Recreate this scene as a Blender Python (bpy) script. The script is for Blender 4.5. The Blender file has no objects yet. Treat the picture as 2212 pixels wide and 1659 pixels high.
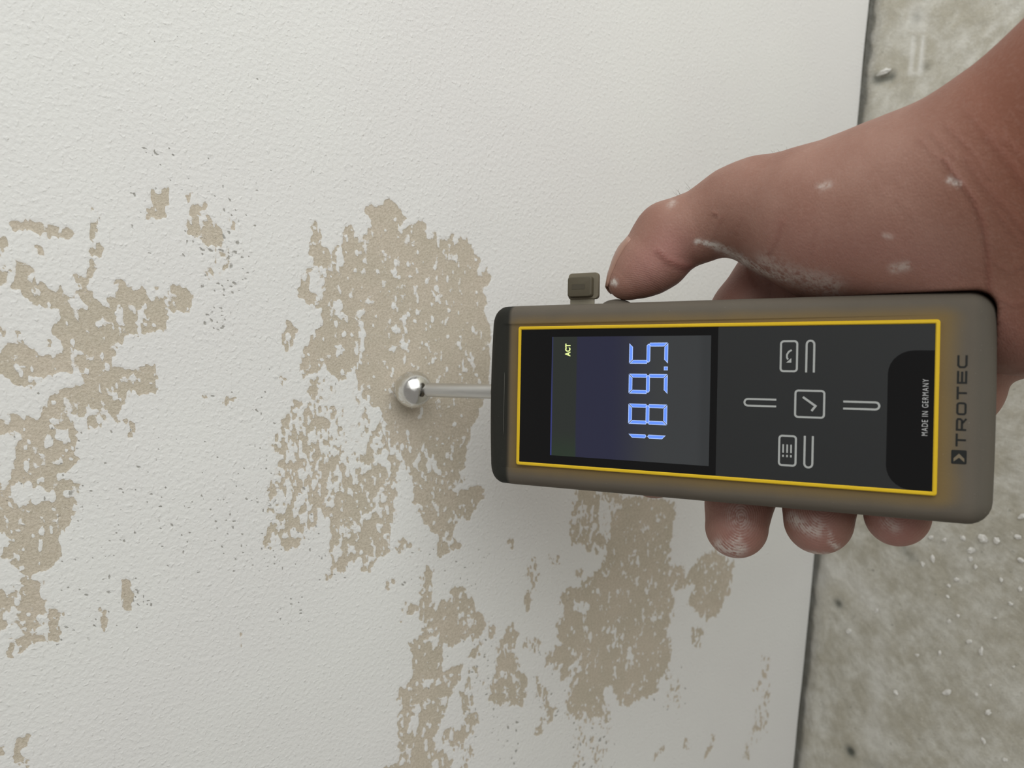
import bpy, bmesh, math, random
import numpy as np
from mathutils import Matrix, Vector

SC = bpy.context.scene
COL = SC.collection

# ------------------------------------------------------------------ camera
# The photograph is a phone picture turned on its side: the true "up" of the
# room points to the left of the frame.
FPX, CX, CY = 1661.0, 1106.0, 829.5
MM = 0.001
PITCH, YAW = math.radians(35.0), math.radians(-6.2)
# view vectors of the upright camera (right, up, forward) and the room axes seen in them
sP, cP = math.sin(PITCH), math.cos(PITCH)
sY, cY = math.sin(YAW), math.cos(YAW)
RX = np.array([cY, sY * sP, sY * cP])           # room x (along the wall, to the right)
RY = np.array([-sY, cY * sP, cY * cP])          # room y (into the wall)
RZ = np.array([0.0, cP, -sP])                   # room z (up)


def ray(px, py):
    return np.array([(CY - py) / FPX, (CX - px) / FPX, 1.0])


# the meter's own frame, in millimetres of the upright camera
DEV_O = np.array([-5.249, -58.841, 238.194])
DEV_X = np.array([0.99982, -0.01775, -0.00671])
DEV_Y = np.array([0.02308, 0.88804, 0.45920])
DEV_Y -= DEV_X * (DEV_X @ DEV_Y)
DEV_Y /= np.linalg.norm(DEV_Y)
DEV_Z = -np.cross(DEV_X, DEV_Y)                 # out of the display, towards the viewer


def dev(x, y, z):
    return DEV_O + DEV_X * x + DEV_Y * y + DEV_Z * z


BALL_L = (0.9, 117.5, -14.0)
BALL_R = 7.4
WALL_D = dev(*BALL_L) @ RY + BALL_R             # distance camera - wall
_r = ray(1802, 829.5)
_p = _r * (WALL_D / (_r @ RY))
CAM_H = -(_p @ RZ)                              # camera height over the floor


def room(p):
    """millimetres of the upright camera -> metres of the room"""
    p = np.asarray(p, float)
    return np.stack([p @ RX, p @ RY - WALL_D, p @ RZ + CAM_H], -1) * MM


def room_dir(v):
    v = np.asarray(v, float)
    return Vector((v @ RX, v @ RY, v @ RZ))


def wall_pt(px, py):
    r = ray(px, py)
    p = r * (WALL_D / (r @ RY))
    return float(p @ RX), float(p @ RZ + CAM_H)     # mm on the wall: x, height


def floor_pt(px, py):
    r = ray(px, py)
    p = r * (-CAM_H / (r @ RZ))
    return float(p @ RX), float(p @ RY - WALL_D)    # mm on the floor


cam = bpy.data.cameras.new('camera')
cam_o = bpy.data.objects.new('camera', cam)
COL.objects.link(cam_o)
cam.sensor_fit = 'HORIZONTAL'
cam.sensor_width = 36.0
cam.lens = 36.0 * FPX / 2212.0
cam.clip_start = 0.005
R_, U_, F_ = room_dir((1, 0, 0)), room_dir((0, 1, 0)), room_dir((0, 0, 1))
m = Matrix.Identity(4)
for i in range(3):
    m[i][0] = -U_[i]
    m[i][1] = R_[i]
    m[i][2] = -F_[i]
    m[i][3] = room((0, 0, 0))[i]
cam_o.matrix_world = m
cam.dof.use_dof = True
cam.dof.focus_distance = 0.262
cam.dof.aperture_fstop = 15.0
SC.camera = cam_o

# ------------------------------------------------------------------ light
world = bpy.data.worlds.new('world')
SC.world = world
world.use_nodes = True
bg = world.node_tree.nodes['Background']
bg.inputs[0].default_value = (1.0, 0.965, 0.92, 1)
bg.inputs[1].default_value = 0.27


def area(name, loc, target, sx, sy, power, col):
    L = bpy.data.lights.new(name, 'AREA')
    L.shape = 'RECTANGLE'
    L.size, L.size_y = sx, sy
    L.energy = power
    L.color = col
    o = bpy.data.objects.new(name, L)
    COL.objects.link(o)
    o.location = loc
    o.rotation_euler = (Vector(target) - Vector(loc)).to_track_quat('-Z', 'Y').to_euler()
    return o


# tall window standing to the right of the wall
area('window_daylight', (0.66, -0.70, 0.56), (0.0, -0.05, 0.17), 1.05, 1.08, 9.4, (0.975, 1.0, 0.99))

SC.view_settings.view_transform = 'Standard'
SC.view_settings.look = 'None'
SC.view_settings.gamma = 1.0
SC.view_settings.use_curve_mapping = False
SC.view_settings.exposure = 0.0


# ------------------------------------------------------------------ helpers
def tag(o, label=None, cat=None, group=None, kind=None):
    if label: o['label'] = label
    if cat: o['category'] = cat
    if group: o['group'] = group
    if kind: o['kind'] = kind
    return o


def link(name, me, mat=None, parent=None, smooth=False):
    o = bpy.data.objects.new(name, me)
    COL.objects.link(o)
    if mat is not None:
        me.materials.append(mat)
    if parent is not None:
        o.parent = parent
    if smooth:
        me.polygons.foreach_set('use_smooth', [True] * len(me.polygons))
    return o


def mesh_np(name, V, Q, attrs=None):
    """mesh from numpy vertices and quads"""
    V = np.ascontiguousarray(V, np.float32)
    Q = np.ascontiguousarray(Q, np.int32)
    me = bpy.data.meshes.new(name)
    me.vertices.add(len(V))
    me.vertices.foreach_set('co', V.ravel())
    n = len(Q)
    k = Q.shape[1]
    me.loops.add(n * k)
    me.loops.foreach_set('vertex_index', Q.ravel())
    me.polygons.add(n)
    me.polygons.foreach_set('loop_start', np.arange(0, n * k, k, dtype=np.int32))
    me.polygons.foreach_set('loop_total', np.full(n, k, np.int32))
    me.update(calc_edges=True)
    for a, v in (attrs or {}).items():
        at = me.attributes.new(a, 'FLOAT', 'POINT')
        at.data.foreach_set('value', np.ascontiguousarray(v, np.float32).ravel())
    return me


def sl(c):
    """sRGB 0-255 -> linear"""
    out = []
    for v in c:
        v /= 255.0
        out.append(v / 12.92 if v <= 0.04045 else ((v + 0.055) / 1.055) ** 2.4)
    return tuple(out)


class NT:
    def __init__(self, name):
        self.m = bpy.data.materials.new(name)
        self.m.use_nodes = True
        self.t = self.m.node_tree
        self.b = self.t.nodes['Principled BSDF']

    def n(self, typ, **kw):
        nd = self.t.nodes.new(typ)
        for k, v in kw.items():
            if k.startswith('i_'):
                nd.inputs[k[2:].replace('_', ' ')].default_value = v
            else:
                setattr(nd, k, v)
        return nd

    def l(self, a, b):
        self.t.links.new(a, b)

    def val(self, x, node, key):
        if isinstance(x, (int, float)):
            node.inputs[key].default_value = x
        else:
            self.l(x, node.inputs[key])

    def math(self, op, a, b=0.0, clamp=False):
        nd = self.n('ShaderNodeMath', operation=op, use_clamp=clamp)
        self.val(a, nd, 0)
        self.val(b, nd, 1)
        return nd.outputs[0]

    def step(self, x, lo, hi, a=0.0, b=1.0):
        nd = self.n('ShaderNodeMapRange', interpolation_type='SMOOTHSTEP')
        self.val(x, nd, 'Value')
        nd.inputs['From Min'].default_value = lo
        nd.inputs['From Max'].default_value = hi
        nd.inputs['To Min'].default_value = a
        nd.inputs['To Max'].default_value = b
        return nd.outputs[0]

    def mix(self, fac, a, b):
        nd = self.n('ShaderNodeMix', data_type='RGBA')
        self.val(fac, nd, 0)
        for x, i in ((a, 6), (b, 7)):
            if isinstance(x, tuple):
                nd.inputs[i].default_value = (*x[:3], 1)
            else:
                self.l(x, nd.inputs[i])
        return nd.outputs[2]

    def attr(self, name):
        return self.n('ShaderNodeAttribute', attribute_name=name).outputs['Fac']

    def coord(self, scale=None):
        c = self.n('ShaderNodeTexCoord').outputs['Object']
        if scale is not None:
            mp = self.n('ShaderNodeMapping')
            mp.inputs['Scale'].default_value = scale
            self.l(c, mp.inputs[0])
            c = mp.outputs[0]
        return c

    def noise(self, scale, detail=3.0, rough=0.55, co=None):
        nd = self.n('ShaderNodeTexNoise')
        nd.inputs['Scale'].default_value = scale
        nd.inputs['Detail'].default_value = detail
        nd.inputs['Roughness'].default_value = rough
        self.l(co if co is not None else self.coord(), nd.inputs['Vector'])
        return nd.outputs[0]

    def bump(self, h, dist, strength=1.0, normal=None):
        nd = self.n('ShaderNodeBump')
        nd.inputs['Distance'].default_value = dist
        nd.inputs['Strength'].default_value = strength
        self.l(h, nd.inputs['Height'])
        if normal is not None:
            self.l(normal, nd.inputs['Normal'])
        return nd.outputs[0]

    def out(self, color=None, rough=None, normal=None, metallic=None, spec=None):
        for key, x in (('Base Color', color), ('Roughness', rough), ('Normal', normal), ('Metallic', metallic),
                       ('Specular IOR Level', spec)):
            if x is None:
                continue
            if isinstance(x, tuple):
                self.b.inputs[key].default_value = (*x[:3], 1)
            elif isinstance(x, (int, float)):
                self.b.inputs[key].default_value = x
            else:
                self.l(x, self.b.inputs[key])
        return self.m


def plain(name, col, rough=0.5, spec=0.5, noise=0.0, metallic=0.0, emit=None, estr=1.0):
    t = NT(name)
    if noise:
        f = t.noise(900.0, 2.0)
        col2 = tuple(c * (1 - noise) for c in col)
        t.out(color=t.mix(f, col, col2), rough=rough, spec=spec, metallic=metallic)
    else:
        t.out(color=col, rough=rough, spec=spec, metallic=metallic)
    if emit:
        t.b.inputs['Emission Color'].default_value = (*emit, 1)
        t.b.inputs['Emission Strength'].default_value = estr
    return t.m


# ---- numpy noise and polygon distance (wear on the wall, skin)
def _hash(ix, iy, seed):
    h = (ix.astype(np.int64) * 374761393 + iy.astype(np.int64) * 668265263 + seed * 1442695041) & 0xffffffff
    h = ((h ^ (h >> 13)) * 1274126177) & 0xffffffff
    h = (h ^ (h >> 16)) & 0xffffffff
    return h.astype(np.float64) / 4294967295.0


def vnoise(x, y, seed):
    ix, iy = np.floor(x), np.floor(y)
    fx, fy = x - ix, y - iy
    fx = fx * fx * fx * (fx * (fx * 6 - 15) + 10)
    fy = fy * fy * fy * (fy * (fy * 6 - 15) + 10)
    a, b = _hash(ix, iy, seed), _hash(ix + 1, iy, seed)
    c, d = _hash(ix, iy + 1, seed), _hash(ix + 1, iy + 1, seed)
    return (a * (1 - fx) + b * fx) * (1 - fy) + (c * (1 - fx) + d * fx) * fy


def fbm(x, y, seed, octs=3, gain=0.55):
    s, a, t = 0.0, 1.0, 0.0
    for o in range(octs):
        s = s + a * vnoise(x * 2 ** o + 17.3 * o, y * 2 ** o - 9.1 * o, seed + 31 * o)
        t += a
        a *= gain
    return s / t


def uniformise(u):
    q = np.quantile(u.ravel()[::7], np.linspace(0, 1, 200))
    return np.interp(u, q, np.linspace(0, 1, 200))


def poly_sd(X, Y, poly):
    """signed distance, negative inside"""
    d = np.full(X.shape, 1e9)
    ins = np.zeros(X.shape, bool)
    n = len(poly)
    for i in range(n):
        ax, ay = poly[i]
        bx, by = poly[(i + 1) % n]
        ex, ey = bx - ax, by - ay
        wx, wy = X - ax, Y - ay
        t = np.clip((wx * ex + wy * ey) / (ex * ex + ey * ey + 1e-9), 0, 1)
        d = np.minimum(d, (wx - ex * t) ** 2 + (wy - ey * t) ** 2)
        c = ((ay > Y) != (by > Y))
        if ey != 0:
            ins ^= c & (X < ex * (Y - ay) / ey + ax)
    d = np.sqrt(d)
    return np.where(ins, -d, d)


def sstep(a, b, x):
    t = np.clip((x - a) / (b - a), 0, 1)
    return t * t * (3 - 2 * t)


def axis(lo, hi, dlo, dhi, step, coarse):
    return np.concatenate([np.arange(lo, dlo - coarse * .3, coarse), np.arange(dlo, dhi, step), np.arange(dhi, hi + coarse, coarse)])


def grid_quads(nx, ny):
    i = np.arange(nx * ny).reshape(ny, nx)
    return np.stack([i[:-1, :-1], i[:-1, 1:], i[1:, 1:], i[1:, :-1]], -1).reshape(-1, 4)


# ------------------------------------------------------------------ wall
# outlines of the places where the paint has come off (points along the photograph's
# outlines, carried onto the wall plane), with the share of bare plaster inside
WORN = [
 (.93, 1.0, [(681,478),(690,500),(704,543),(716,535),(731,522),(738,540),(746,498),(753,489),(770,503),(791,508),(797,472),(789,447),(818,436),
   (833,436),(858,442),(872,472),(863,503),(883,489),(900,476),(921,490),(921,521),(941,505),(948,525),(979,508),(983,536),(1006,505),
   (1021,545),(1035,563),(1030,588),(1053,577),(1062,606),(1046,621),(1051,660),(1060,760),(1045,860),(1032,906),(1015,924),(1010,960),(1006,1000),
   (940,1000),(880,960),(830,900),(800,870),(775,845),(740,830),(700,800),(650,812),(656,762),(681,722),(697,700),(699,660),(684,668),(659,650),
   (648,639),(648,610),(666,588),(685,563),(668,548),(670,512)]),
 (.84, 1.0, [(830,900),(900,950),(1006,990),(1009,1036),(977,1060),(1010,1056),(1044,1048),(1048,1068),(1013,1115),(993,1115),(985,1119),(981,1159),
   (997,1187),(949,1199),(949,1159),(917,1123),(909,1119),(889,1087),(887,1040),(880,1000),(850,960)]),
 (.50, 1.2, [(650,812),(740,830),(800,870),(850,960),(880,1000),(864,1024),(830,1040),(760,1080),(711,1119),(691,1115),(675,1151),(631,1187),(560,1179),(591,1127),
   (583,1095),(564,1060),(598,1040),(598,986),(587,943),(598,921),(623,899),(619,863),(656,859),(674,834)]),
 (.74, 1.0, [(723,1060),(770,1030),(818,1000),(864,1024),(852,1079),(854,1119),(838,1159),(842,1191),(818,1199),(798,1234),(786,1234),(774,1207),(754,1215),
   (738,1238),(711,1250),(715,1187),(711,1119)]),
 (.42, .8, [(860,1150),(890,1165),(905,1190),(880,1200),(858,1195)]),
 (.93, .9, [(-40,560),(0,587),(22,576),(43,558),(65,576),(61,601),(98,612),(127,623),(141,659),(148,641),(163,632),(195,637),(231,659),(246,634),(257,603),(266,623),
   (289,637),(307,627),(318,645),(336,621),(353,641),(365,634),(383,619),(409,627),(409,659),(398,677),(367,674),(362,713),(325,710),(318,724),
   (268,724),(266,739),(250,768),(240,789),(268,800),(304,800),(325,782),(336,789),(333,822),(333,851),(300,854),(286,840),(268,862),(260,891),
   (231,898),(224,923),(203,925),(181,898),(159,894),(155,912),(166,934),(159,970),(166,988),(152,1014),(123,1024),(145,1042),(177,1046),(163,1079),
   (170,1070),(155,1120),(134,1153),(127,1178),(123,1211),(65,1240),(36,1229),(7,1200),(7,1178),(36,1164),(0,1153),(-40,1150),(-40,1042),(0,1042),(22,1086),
   (25,1024),(29,999),(25,948),(0,945),(-40,930),(-40,915),(0,920),(14,901),(90,905),(108,858),(177,833),(181,815),(123,797),(80,818),(80,833),(36,829),
   (0,804),(-40,800),(-40,760),(0,768),(22,746),(54,735),(80,768),(141,768),(137,731),(112,724),(123,703),(137,681),(137,666),(61,645),(54,637),(0,619),(-40,620)]),
 (.80, .9, [(40,1265),(58,1251),(98,1251),(87,1290),(98,1312),(137,1312),(134,1348),(134,1374),(116,1388),(72,1385),(33,1421),(14,1421),(14,1395),(51,1377),(40,1356),
   (0,1366),(-30,1360),(-30,1280),(0,1272),(20,1290)]),
 (.97, .8, [(69,1585),(65,1602),(43,1623),(47,1645),(18,1641),(29,1616),(43,1594)]),
 (.9, .8, [(58,1640),(64,1645),(52,1656),(44,1654)]), (.9, .8, [(-20,1605),(4,1612),(2,1626),(-20,1630)]),
 (.9, .8, [(322,412),(345,420),(365,412),(365,438),(354,463),(340,474),(315,467),(315,452),(336,445),(324,427)]),
 (.82, .9, [(427,432),(452,445),(456,470),(481,499),(481,528),(463,532),(438,517),(416,514),(403,485),(412,452)]),
 (.9, .7, [(404,424),(414,424),(417,434),(404,440)]),
 (.45, .8, [(478,468),(505,480),(512,500),(490,505),(478,485)]),
 (.40, .8, [(470,540),(495,540),(500,560),(480,590),(452,604),(440,585),(462,570)]),
 (.92, .8, [(20,481),(58,477),(108,485),(108,503),(94,517),(72,499),(36,495)]), (.95, .8, [(123,492),(140,494),(158,505),(152,512),(128,504)]),
 (.95, .8, [(76,532),(88,536),(101,560),(95,570),(86,552),(72,548)]), (.95, .8, [(-20,508),(10,512),(12,530),(2,540),(10,552),(-20,562)]),
 (.9, .7, [(196,481),(206,482),(210,502),(198,512)]), (.9, .7, [(205,526),(217,545),(214,556),(192,552),(200,540)]), (.9, .7, [(192,556),(200,562),(194,570),(188,566)]),
 (.9, .7, [(203,572),(199,590),(187,606),(180,600),(192,584)]), (.9, .7, [(158,596),(170,604),(188,608),(186,630),(172,622),(158,612)]), (.6, .7, [(202,450),(216,456),(210,478),(202,470)]),
 (.9, .6, [(36,718),(46,722),(40,728)]), (.95, .7, [(108,742),(116,752),(108,760),(98,752)]), (.8, .7, [(-5,715),(14,720),(10,732),(-5,732)]),
 (.65, .7, [(250,900),(268,906),(286,916),(291,930),(280,944),(262,946),(278,930),(262,918)]),
 (.75, .8, [(615,695),(633,703),(640,717),(629,750),(615,757),(608,739),(612,715)]),
 (.95, .6, [(487,850),(495,862),(506,858),(506,870),(494,868),(481,880),(478,874)]), (.95, .6, [(434,847),(442,846),(443,854),(438,856)]), (.9, .6, [(610,814),(620,826),(610,832)]),
 (.9, .6, [(338,856),(346,860),(344,868),(338,866)]),
 (.62, .8, [(264,1254),(282,1262),(286,1290),(278,1316),(257,1316),(268,1290)]), (.5, .8, [(213,1320),(222,1320),(235,1360),(232,1376),(224,1364)]),
 (.9, .6, [(522,1368),(526,1372),(524,1400),(520,1400)]),
 (.86, 1.0, [(921,1225),(937,1230),(933,1278),(941,1318),(953,1302),(977,1294),(973,1274),(993,1264),(1021,1278),(1033,1318),(1052,1346),(1033,1378),(1001,1382),(977,1393),
   (957,1393),(953,1453),(997,1433),(993,1457),(981,1497),(969,1521),(949,1564),(933,1596),(950,1620),(973,1636),(980,1700),(820,1720),(830,1659),(862,1636),(862,1608),
   (858,1564),(870,1525),(862,1517),(870,1489),(889,1477),(897,1445),(891,1429),(885,1393),(913,1370),(913,1326),(885,1322),(874,1306),(909,1302),(909,1262)]),
 (.7, .9, [(874,1300),(885,1310),(872,1342),(862,1345)]), (.55, .9, [(835,1245),(850,1246),(846,1280),(835,1275)]),
 (.68, 1.0, [(997,1497),(1010,1500),(1017,1540),(1032,1545),(1026,1575),(1009,1590),(1000,1620),(985,1620),(957,1600),(968,1572),(1003,1565)]),
 (.35, 1.0, [(1021,1380),(1050,1400),(1045,1430),(1030,1420),(1040,1480),(1018,1530),(1000,1520),(1010,1440)]),
 (.55, .8, [(1006,1620),(1022,1600),(1016,1640),(1000,1680),(985,1680)]),
 (.86, 1.2, [(1106,1347),(1121,1369),(1110,1402),(1117,1443),(1136,1465),(1128,1520),(1099,1527),(1059,1520),(1059,1487),(1070,1435),(1077,1391)]),
 (.7, 1.0, [(1059,1355),(1070,1352),(1070,1388),(1060,1380)]), (.8, 1.0, [(1124,1396),(1140,1375),(1148,1372),(1140,1395),(1126,1406)]),
 (.68, 1.2, [(1158,1466),(1172,1480),(1178,1505),(1198,1530),(1190,1570),(1170,1560),(1182,1540),(1160,1500)]), (.6, 1., [(1168,1550),(1184,1556),(1162,1592),(1156,1588)]),
 (.5, 1.2, [(1150,1208),(1161,1230),(1165,1275),(1150,1280),(1138,1265),(1142,1230)]), (.88, 1.0, [(1135,1275),(1152,1280),(1150,1315),(1142,1322),(1130,1292)]),
 (.8, 1.0, [(1103,1162),(1110,1166),(1112,1184),(1102,1186)]), (.5, 1.0, [(1190,1198),(1206,1196),(1208,1215),(1198,1224)]), (.75, 1.0, [(1245,1222),(1258,1230),(1256,1244),(1244,1244)]),
 (.62, 1.2, [(1180,1410),(1206,1420),(1206,1440),(1180,1440)]), (.5, 1.2, [(1150,1380),(1168,1385),(1168,1405),(1150,1405)]),
 (.90, 1.6, [(1312,1175),(1338,1072),(1459,1083),(1459,1109),(1448,1182),(1444,1222),(1477,1222),(1481,1248),(1506,1211),(1543,1189),(1562,1204),(1587,1215),(1576,1278),(1550,1325),
   (1525,1336),(1488,1303),(1503,1266),(1484,1259),(1473,1278),(1444,1263),(1455,1303),(1451,1344),(1440,1362),(1451,1399),(1440,1446),(1407,1505),(1389,1505),(1349,1527),
   (1319,1490),(1316,1564),(1286,1545),(1253,1556),(1220,1538),(1231,1487),(1242,1450),(1206,1472),(1217,1432),(1180,1435),(1184,1410),(1206,1399),(1206,1347),(1220,1340),
   (1213,1292),(1235,1270),(1264,1256),(1301,1230)]),
 (.72, 1.4, [(1242,1072),(1250,1040),(1338,1040),(1350,1120),(1330,1185),(1312,1175),(1286,1193),(1264,1186),(1235,1171),(1239,1123)]),
 (.5, 1.2, [(1496,1355),(1525,1355),(1512,1400),(1494,1395)]),
 (.22, 2.0, [(1250,1545),(1320,1560),(1310,1659),(1240,1659)]), (.3, 1.4, [(1440,1440),(1470,1480),(1465,1530),(1440,1520)]),
 (.6, 1.4, [(1540,1590),(1548,1592),(1530,1640),(1518,1636)]), (.6, 1.4, [(1480,1596),(1490,1600),(1488,1618),(1478,1614)]), (.6, 1.4, [(1410,1626),(1436,1612),(1430,1630),(1412,1640)]),
 (.35, 1.8, [(1646,1420),(1660,1424),(1662,1520),(1655,1580),(1630,1600),(1620,1640),(1606,1636),(1630,1560),(1645,1500),(1625,1492),(1645,1470)]),
]
# islands of paint left inside them
KEPT = [
 [(726,540),(742,536),(744,572),(728,574)], [(668,590),(690,566),(704,605),(690,645),(668,628)], [(728,645),(740,650),(742,690),(732,695),(722,680)],
 [(770,712),(785,725),(780,790),(770,805),(772,770),(760,755)], [(728,748),(740,742),(742,765),(734,775),(724,765)], [(849,697),(864,700),(864,718),(852,722)],
 [(873,705),(884,706),(882,722),(873,720)], [(930,628),(944,645),(946,652),(934,640)], [(842,580),(856,582),(856,600),(844,596)], [(866,735),(882,738),(880,755),(866,752)],
 [(724,830),(768,790),(770,880),(792,860),(775,920),(800,940),(786,980),(750,980),(735,900),(700,860)], [(800,870),(828,880),(822,920),(804,930)],
 [(862,1010),(890,1030),(888,1090),(908,1124),(905,1180),(880,1170),(856,1130),(852,1080)], [(935,1000),(955,1010),(955,1030),(940,1030)],
 [(148,648),(170,645),(188,658),(186,672),(160,668)], [(250,672),(266,668),(268,700),(254,706)], [(300,660),(312,648),(322,690),(318,706),(298,702)], [(360,650),(372,652),(372,664),(362,664)],
 [(203,807),(210,808),(217,855),(210,858)], [(24,1050),(60,1040),(122,1060),(118,1080),(60,1090),(24,1092)], [(90,950),(105,945),(115,965),(105,978),(94,970)], [(180,880),(200,876),(206,890),(190,895)],
 [(28,930),(48,930),(50,950),(32,952)], [(110,920),(150,925),(152,950),(120,945)],
 [(915,1468),(930,1470),(930,1490),(914,1490)], [(886,1550),(904,1545),(896,1590),(878,1585)], [(953,1400),(1010,1390),(1000,1430),(955,1450)],
 [(1296,1083),(1316,1086),(1324,1120),(1318,1165),(1300,1160),(1292,1120)], [(1318,1360),(1332,1356),(1334,1400),(1322,1400)], [(1354,1400),(1368,1398),(1368,1425),(1356,1424)],
 [(1238,1300),(1270,1300),(1276,1320),(1245,1325)], [(1300,1490),(1320,1480),(1330,1530),(1310,1540)], [(1225,1440),(1245,1425),(1255,1445),(1235,1460)],
]


def build_wall():
    xs = axis(-1500, 1500, -268, 262, 0.64, 60.0)
    zs = axis(3.4, 1500, 3.4, 545, 0.62, 60.0)
    X, Z = np.meshgrid(xs, zs)
    wob = lambda s, a, sd: (vnoise(X / s, Z / s, sd) - .5) * 2 * a
    Xw = X + wob(9, .6, 1) + wob(3.2, .65, 2) + wob(1.5, .5, 5)
    Zw = Z + wob(9, .6, 3) + wob(3.2, .65, 4) + wob(1.5, .5, 6)
    I = np.zeros(X.shape)

    def region(poly, pad):
        P = [wall_pt(*p) for p in poly]
        a = np.array(P)
        j0, j1 = np.searchsorted(xs, [a[:, 0].min() - pad, a[:, 0].max() + pad])
        i0, i1 = np.searchsorted(zs, [a[:, 1].min() - pad, a[:, 1].max() + pad])
        s = (slice(i0, i1), slice(j0, j1))
        return s, P

    for cov, soft, poly in WORN:
        s, P = region(poly, 8)
        if X[s].size == 0: continue
        d = poly_sd(Xw[s], Zw[s], P)
        I[s] = np.maximum(I[s], cov * (1 - sstep(-soft * 1.1, soft * 1.5, d)))
    for poly in KEPT:
        s, P = region(poly, 6)
        if X[s].size == 0: continue
        d = poly_sd(Xw[s], Zw[s], P)
        I[s] *= sstep(-0.9, 0.7, d) * .92 + .08
    # flecks are drawn out along the direction of the scraper (sideways along the wall)
    u1 = uniformise(fbm(X / 4.6, Z / 2.7, 11, 3, .62))
    u2 = uniformise(fbm(X / 2.2 + 40, Z / 1.5, 23, 2, .7))
    u = uniformise(.55 * u1 + .45 * u2)
    # where only half of the paint is gone the flecks are finer
    u3 = uniformise(fbm(X / 2.5 + 11, Z / 1.35 + 5, 37, 2, .75))
    fine = 1 - sstep(.55, .8, I)
    u = u * (1 - fine) + uniformise(.4 * u + .6 * u3) * fine
    F = np.where(I > 0.004, I - u, -0.5)
    # pits and scratches in the paint
    rng = np.random.RandomState(4)
    pit_or_shade = np.zeros(X.shape)
    spots = []
    for (x0, y0, x1, y1, n, r) in [(270,400,560,560,46,.55), (430,500,540,640,50,.75), (300,320,560,420,34,.5), (440,660,500,720,22,.7), (470,700,830,1180,60,.5), (150,830,600,1250,120,.5),
                                   (90,1000,300,1400,60,.65), (300,1050,600,1200,60,.55), (480,1170,640,1240,40,.5), (550,1050,690,1200,50,.6), (0,830,170,1100,26,.6), (280,1270,330,1310,24,.5),
                                   (600,1290,670,1350,30,.5), (680,1180,760,1260,26,.55), (200,0,800,400,50,.35), (860,1180,1060,1280,40,.6), (1000,1380,1080,1560,50,.7), (1150,1400,1230,1560,30,.8),
                                   (1060,1560,1130,1659,16,.8), (1400,1440,1480,1560,20,.9), (1230,1560,1330,1659,36,.9), (920,1330,1080,1659,60,.6)]:
        for _ in range(n):
            spots.append((*wall_pt(rng.uniform(x0, x1), rng.uniform(y0, y1)), r * rng.uniform(.35, .95), rng.uniform(.6, 2.4), rng.uniform(0, 3.14)))
    for (cx, cz, r, el, an) in spots:
        j0, j1 = np.searchsorted(xs, [cx - 4, cx + 4]); i0, i1 = np.searchsorted(zs, [cz - 4, cz + 4])
        s = (slice(i0, i1), slice(j0, j1))
        if X[s].size == 0: continue
        dx, dz = X[s] - cx, Z[s] - cz
        a, b = dx * math.cos(an) + dz * math.sin(an), -dx * math.sin(an) + dz * math.cos(an)
        pit_or_shade[s] = np.maximum(pit_or_shade[s], np.exp(-((a / (r * el)) ** 2 + (b / r) ** 2)))
    # dots of paint left standing on the bare plaster
    for (x0, y0, x1, y1, n) in [(650,470,1060,1000,230), (700,950,1010,1200,110), (0,560,410,930,110), (0,900,170,1240,70), (0,1250,140,1420,40), (860,1230,1060,1659,130), (1060,1340,1140,1530,40), (1200,1070,1590,1560,220)]:
        for _ in range(n):
            cx, cz = wall_pt(rng.uniform(x0, x1), rng.uniform(y0, y1))
            r, el = rng.uniform(.28, .8) ** 1.2, rng.uniform(.8, 2.2)
            j0, j1 = np.searchsorted(xs, [cx - 4, cx + 4]); i0, i1 = np.searchsorted(zs, [cz - 3, cz + 3])
            s = (slice(i0, i1), slice(j0, j1))
            if X[s].size == 0: continue
            F[s] -= 1.25 * np.exp(-(((X[s] - cx) / (r * el)) ** 2 + ((Z[s] - cz) / r) ** 2) ** 1.5)
    dep = 0.16 * sstep(-.10, .12, F)
    lip = 0.05 * np.exp(-((F + .16) / .10) ** 2) * (F > -.49)
    soft = (fbm(X / 60, Z / 60, 51, 2) - .5) * 1.0
    Yd = dep - lip * .6 + 0.12 * pit_or_shade * (F < 0) + soft
    V = np.stack([X, Yd, Z], -1).reshape(-1, 3) * MM
    me = mesh_np('wall_back', V, grid_quads(len(xs), len(zs)), {'wear': F, 'pit_or_shade': pit_or_shade})
    t = NT('worn_painted_plaster')
    co = t.coord()
    F_ = t.math('ADD', t.attr('wear'), t.math('MULTIPLY', t.math('SUBTRACT', t.noise(1500, 3, .6, co), .5), .34))
    bare = t.step(F_, -.035, .045)
    thin = t.step(F_, -.30, .02)
    grain = t.noise(1150, 4, .7, co)
    big = t.noise(9, 3, .5, co)
    bcol = t.mix(t.step(t.noise(55, 4, .6, co), .3, .7), sl((213, 202, 186)), sl((205, 196, 179)))
    bcol = t.mix(t.math('MULTIPLY', t.step(grain, .35, .7), .42), bcol, sl((158, 146, 124)))
    bcol = t.mix(t.math('MULTIPLY', t.step(t.noise(620, 4, .65, co), .58, .70), .55), bcol, sl((226, 219, 206)))
    pcol = t.mix(t.step(big, .35, .65), sl((232, 232, 229)), sl((230, 229, 227)))
    pcol = t.mix(t.math('MULTIPLY', thin, .25), pcol, sl((222, 214, 205)))
    pitf = t.step(t.math('ADD', t.attr('pit_or_shade'), t.math('MULTIPLY', t.math('SUBTRACT', t.noise(2500, 2, .5, co), .5), .3)), .45, .8)
    pcol = t.mix(t.math('MULTIPLY', pitf, .7), pcol, sl((128, 124, 114)))
    col = t.mix(bare, pcol, bcol)
    # orange-peel of the roller on the paint, fine sand on the bare plaster
    peel = t.math('ADD', t.math('MULTIPLY', t.noise(640, 2, .5, co), .62), t.math('MULTIPLY', t.step(t.noise(640, 1, .4, t.coord((1, 1, 1.2))), .56, .80), .26))
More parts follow.
